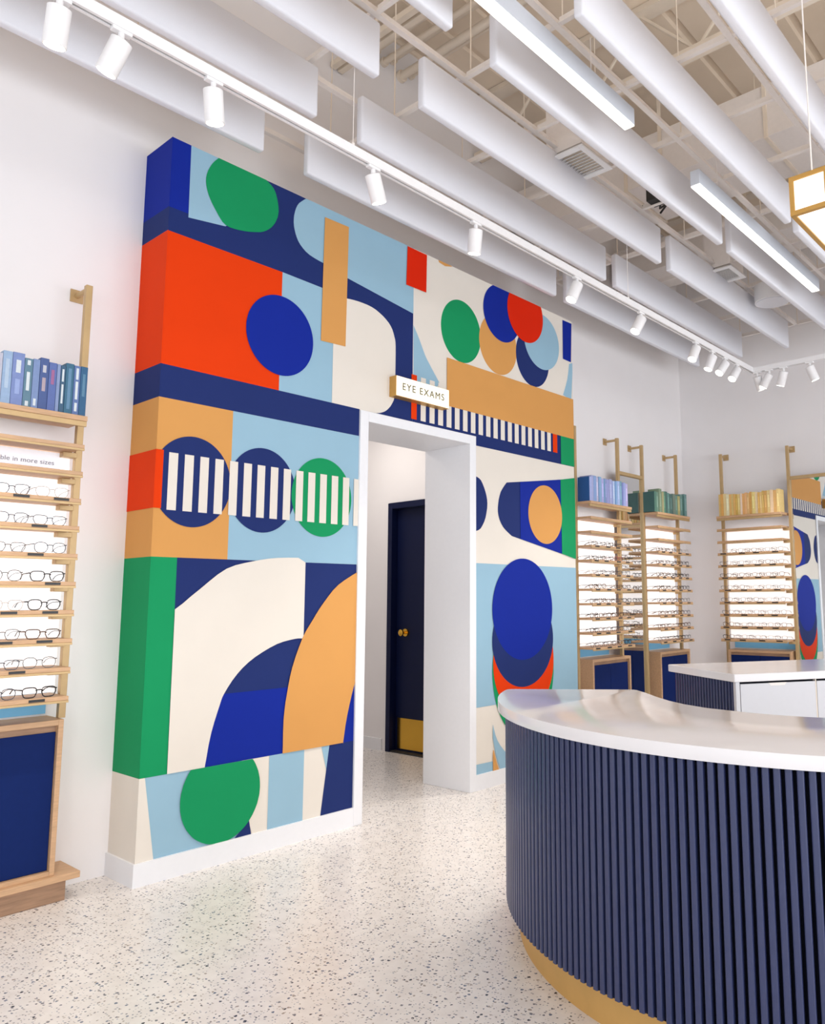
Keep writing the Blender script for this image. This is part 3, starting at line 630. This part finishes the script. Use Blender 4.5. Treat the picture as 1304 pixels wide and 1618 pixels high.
# ------------------------------------------------------------------ ceiling: baffles, lights, grid
ZB_, BHT, BT = 3.77, .275, .05
ROWS = [3.64, 3.16, 2.68, 2.20, 1.72, 1.235]; COLS = [(-.2, 2.235), (2.52, 4.955), (5.10, 7.535)]
RNM = ['nearest the mural wall', 'second from the mural wall', 'third from the mural wall', 'fourth from the mural wall', 'fifth from the mural wall', 'sixth from the mural wall']
CN = ['left', 'middle', 'far']
ROWS += [.755, .275]; RNM += ['seventh from the mural wall, unseen', 'eighth from the mural wall, unseen']  # unseen rows, added to shield the last visible row from the daylight
BAF = MB().box(-1.2175, 1.2175, -BT, 0, 0, BHT).mesh('baffle', 'felt', .012, 3, True)
WIRE = MB().tube([(0, 0, BHT), (0, 0, BHT+.02)], .003, 5).mesh('hanger', 'grid_white')
for i, yr in enumerate(ROWS):
    for j, (x0, x1) in enumerate(COLS):
        if j == 0 and i > 4: continue
        t = put('acoustic_baffle', BAF, None, ((x0+x1)/2, yr, ZB_))
        tag(t, 'white felt ceiling baffle, %s of its row, row %s' % (CN[j], RNM[i]), 'baffle', 'white felt ceiling baffles')
        for dx in (-.8, .8): put('hanger', WIRE, t, (dx, -BT/2, 0))
for i, (x0, x1, lb) in enumerate([(.95, 3.36, 'nearer bright linear LED light hanging between ceiling baffles'), (4.11, 6.25, 'farther bright linear LED light hanging between ceiling baffles')]):
    t = thing('linear_light', lb, 'ceiling light', ((x0+x1)/2, 1.945, 3.77), 0, 'linear lights'); h = (x1-x0)/2
    obj('housing', B(-h, h, -.030, .030, .006, .10), 'light_housing', t, .003)
    obj('diffuser', B(-h+.004, h-.004, -.0285, .0285, 0, .006), 'lamp', t)
    for dx in (-h*.7, h*.7): obj('hanger_wire', MB().tube([(dx, 0, .10), (dx, 0, .31)], .0025, 5), 'grid_white', t)
# suspended grid with runners along X and cross tees along Y
ZG = 4.07
gr = thing('ceiling_grid', 'open white metal ceiling grid of runners and cross tees above the baffles', 'ceiling grid', (3, 1.5, ZG))
RY = [.80+.611*k for k in range(6)]
for yy in RY: obj('runner', MB().box(-3.2, 4.75, yy-1.5-.016, yy-1.5+.016, 0, .006).box(-3.2, 4.75, yy-1.503, yy-1.497, .006, .04), 'grid_white', gr)
TEE = MB().box(-.013, .013, .017, .594, 0, .006).box(-.002, .002, .017, .594, .006, .038).mesh('cross_tee', 'grid_white')
xs_ = [2.82+.618*k for k in range(-4, 9)]
for xx in xs_:
    for yy in RY[:-1]: put('cross_tee', TEE, gr, (xx-3, yy-1.5, 0))
HW = MB().tube([(0, 0, .03), (0, 0, ZC-ZG-.02)], .004, 5).mesh('hanger_wire', 'beige_metal')
for xx in xs_[::2]:
    for yy in RY: put('hanger_wire', HW, gr, (xx-3+.05, yy-1.5, 0))
# roof joists along Y
def joist(x, label):
    t = thing('roof_joist', label, 'joist', (x, 0, 0), 0, 'roof joists')
    obj('bottom_chord', MB().box(-.05, -.01, -5, YW-.01, 4.92, 4.96).box(.01, .05, -5, YW-.01, 4.92, 4.96), 'beige_metal', t)
    obj('top_chord', B(-.06, .06, -5, YW-.01, ZC-.05, ZC-.005), 'beige_metal', t)
    z = MB(); yy = YW-.3; d = 1
    while yy > -1:
        z.tube([(0, yy, 4.95 if d > 0 else ZC-.04), (0, yy-.42, ZC-.04 if d > 0 else 4.95)], .013, 6); yy -= .42; d = -d
    obj('web', z, 'beige_metal', t)
for i, x in enumerate([1.6, 3.05, 4.5, 5.95, 7.4]): joist(x, 'beige open-web roof joist, %s from the left' % ORD[i])
for i, (x, z, r) in enumerate([(3.30, 5.20, .022), (3.38, 5.27, .03), (3.47, 5.22, .022), (3.55, 5.29, .026), (3.64, 5.20, .03), (3.74, 5.26, .018)]):
    c = MB().tube([(x, -3, z), (x, YW-.005, z)], r, 10).tube([(x, YW-.03, z), (x, YW-.001, z)], r*1.5, 10)
    tag(obj('conduit', c, 'beige_metal', smooth=True), 'beige pipe under the roof deck, %s from the left' % ORD[i], 'pipe', 'pipes under the roof deck')
def duct(x0, x1, y0, y1, z0, z1, label):
    t = thing('air_duct', label, 'duct', ((x0+x1)/2, (y0+y1)/2, z0)); a, b = (x1-x0)/2, (y1-y0)/2
    obj('duct_body', B(-a, a, -b, b, 0, z1-z0), 'grid_white', t, .004)
    yy = -b+.4
    while yy < b-.1:
        obj('duct_flange', MB().box(-a-.015, a+.015, yy-.012, yy+.012, -.015, z1-z0+.015), 'beige_metal', t); yy += 1.1
    for yy in (-b*.6, b*.6): obj('duct_strap', MB().box(-a-.01, -a-.004, yy-.015, yy+.015, 0, ZC-z0-.01).box(a+.004, a+.01, yy-.015, yy+.015, 0, ZC-z0-.01), 'beige_metal', t)
    return t
duct(4.93, 5.55, -3, 4.0, 4.42, 4.8, 'large pale rectangular air duct above the middle of the ceiling grid')
duct(6.5, 7.0, -3, 4.0, 4.5, 4.8, 'pale rectangular air duct above the far ceiling grid')
def vent(x0, x1, y0, y1, z, label, dark):
    t = thing('ceiling_vent', label, 'vent', ((x0+x1)/2, (y0+y1)/2, z), 0, 'square ceiling vents'); a, b = (x1-x0)/2, (y1-y0)/2; f = .038
    obj('frame', MB().box(-a, a, -b, -b+f, 0, .012).box(-a, a, b-f, b, 0, .012).box(-a, -a+f, -b+f, b-f, 0, .012).box(a-f, a, -b+f, b-f, 0, .012), 'white_metal', t, .002)
    obj('backing', B(-a+f, a-f, -b+f, b-f, .03, .035), dark, t)
    n = 9
    for i in range(n):
        xx = -a+f+(2*(a-f))*(i+.5)/n
        m = MB().add([(xx-.011, -b+f, .004), (xx+.007, -b+f, .024), (xx+.009, -b+f, .022), (xx-.009, -b+f, .002), (xx-.011, b-f, .004), (xx+.007, b-f, .024), (xx+.009, b-f, .022), (xx-.009, b-f, .002)], [(0,1,2,3),(7,6,5,4),(0,4,5,1),(1,5,6,2),(2,6,7,3),(3,7,4,0)])
        obj('louver', m, 'white_metal', t)
    obj('collar', B(-a+.02, a-.02, -b+.02, b-.02, .036, .42), 'grid_white', t)
    return t
vent(3.63, 3.975, 2.43, 2.73, 4.0, 'nearer square louvred ceiling vent between the baffles', 'beige_metal')
vent(5.83, 6.14, 2.47, 2.73, 4.0, 'farther square louvred ceiling vent between the baffles', 'beige_metal')
t = thing('drum_fixture', 'round white drum fixture at the ceiling grid near the far wall', 'ceiling fixture', (6.62, 2.44, 3.92))
obj('drum', MB().tube([(0, 0, 0), (0, 0, .15)], .15, 32), 'white_metal', t, smooth=True); obj('drum_face', MB().tube([(0, 0, -.006), (0, 0, 0)], .135, 32), 'felt', t, smooth=True)

# ------------------------------------------------------------------ track and spotlights
TZ, TY, TX = 3.35, 2.703, 6.75
def track(label, horizontal, a, b):
    t = thing('light_track', label, 'track', (0, 0, TZ), 0, 'white lighting tracks')
    bx = (lambda m, s0, s1, z0, z1: m.box(a, b, TY+s0, TY+s1, z0, z1)) if horizontal else (lambda m, s0, s1, z0, z1: m.box(TX+s0, TX+s1, a, b, z0, z1))
    m = MB(); bx(m, -.018, -.006, 0, .045); bx(m, .006, .018, 0, .045); bx(m, -.006, .006, .02, .045)
    obj('rail', m, 'white_metal', t); m = MB(); bx(m, -.006, .006, .016, .02); obj('slot', m, 'dark', t)
    s = a+.5
    while s < b:
        p = (s, TY) if horizontal else (TX, s)
        obj('suspension_cable', MB().tube([(p[0], p[1], .045), (p[0], p[1], ZG-TZ)], .0018, 5).tube([(p[0], p[1], .045), (p[0], p[1], .065)], .008, 8), 'grid_white', t); s += 2.44
track('long white lighting track running along the mural wall', True, -.8, 6.768)
track('short white lighting track turning along the far wall', False, .2, TY-.019)
def spot(px, py, aim, label, power=0):
    t = thing('track_spotlight', label, 'spotlight', (px, py, TZ), 0, 'white track spotlights')
    d = Vector(aim).normalized()
    obj('adapter', MB().box(-.035, .035, -.014, .014, -.012, .006) if abs(py-TY) < .01 else MB().box(-.014, .014, -.035, .035, -.012, .006), 'white_metal', t, .003)
    obj('stem', MB().tube([(0, 0, -.01), (0, 0, -.055)], .011, 12), 'white_metal', t)
    s = Vector((0, 0, -.05)); e = s+d*.118
    c = MB().tube([s-d*.012, s-d*.008, e-d*.002, e], [.030, .0375, .0375, .036], 24)
    obj('can', c, 'white_metal', t, smooth=True)
    obj('lens', MB().tube([e-d*.001, e+d*.0015], .032, 24), 'spot_glow' if power else 'white_metal', t)
    if power:
        l = bpy.data.lights.new('spot_beam', 'SPOT'); l.energy = power; l.spot_size = radians(60); l.spot_blend = .8; l.shadow_soft_size = .03; l.color = (1, .94, .86)
        o = bpy.data.objects.new('spot_beam', l); COL.objects.link(o); o.parent = t; o.location = e+d*.01; o.rotation_euler = d.to_track_quat('-Z', 'Y').to_euler()
    return t
SP = [(.885, (.02, .25, -1)), (1.09, (-.25, .42, -1)), (1.447, (.18, .12, -1)), (2.263, (.40, .05, -1)), (2.987, (.10, .20, -1)), (3.95, (-.45, .15, -1)), (4.751, (-.55, .2, -1)), (5.615, (-.55, .1, -1)), (5.914, (-.35, .25, -1)), (6.16, (-.75, .3, -1)), (6.40, (-.75, .2, -1))]
for i, (x, a) in enumerate(SP): spot(x, TY, a, 'white cylindrical spotlight, %s from the left on the long track' % ORD[i], 48)
for i, (y, a) in enumerate([(2.66, (.5, -.1, -1)), (2.55, (-.1, .6, -1)), (2.42, (.1, .35, -1)), (2.19, (.25, -.3, -1))]):
    spot(TX, y, a, 'white cylindrical spotlight, %s from the corner on the short far track' % ORD[i], 60)

t = thing('junction_box', 'small dark box with cables on the grid between baffle ends', 'junction box', (4.66, 2.50, 4.08))
obj('box_body', B(-.06, .06, -.05, .05, 0, .09), 'dark', t, .004); obj('box_lid', B(-.063, .063, -.053, .053, .09, .097), 'oak_dark', t, .002)
obj('cable', MB().tube([(.06, 0, .04), (.14, .05, .03), (.20, .02, .08), (.24, .10, .05)], .008, 8).tube([(.06, .03, .06), (.12, .10, .08), (.05, .16, .04)], .007, 8), 'dark', t, smooth=True)

# ------------------------------------------------------------------ linear brass lantern
ln = thing('pendant_lantern', 'brass framed box pendant with glowing white panels at the right edge', 'pendant light', (2.944, .996, 2.80))
Lx, Ly, Lz, fb = 1.2, .152, .16, .018
fr = MB()
for yy in (-Ly, -fb):
    for zz in (0, Lz-fb): fr.box(0, Lx, yy, yy+fb, zz, zz+fb)
for xx in (0, Lx/2-fb/2, Lx-fb):
    for yy in (-Ly, -fb): fr.box(xx, xx+fb, yy, yy+fb, fb, Lz-fb)
    for zz in (0, Lz-fb): fr.box(xx, xx+fb, -Ly+fb, -fb, zz, zz+fb)
obj('lantern_frame', fr, 'gold', ln)
q = .006
obj('end_pane', B(q, q+.004, -Ly+fb, -fb, fb, Lz-fb), 'lantern_glow', ln); obj('end_pane', B(Lx-q-.004, Lx-q, -Ly+fb, -fb, fb, Lz-fb), 'lantern_glow', ln)
obj('bottom_pane', B(fb, Lx-fb, -Ly+fb, -fb, q, q+.004), 'lantern_glow', ln)
obj('side_pane', B(fb, Lx-fb, -q-.004, -q, fb, Lz-fb), 'lantern_glow', ln); obj('side_pane', B(fb, Lx-fb, -Ly+q, -Ly+q+.004, fb, Lz-fb), 'lantern_glow', ln)
for xx in (.05, Lx-.05): obj('suspension_cable', MB().tube([(xx, -Ly/2, Lz), (xx, -Ly/2, ZC-2.80)], .003, 6), 'grid_white', ln)
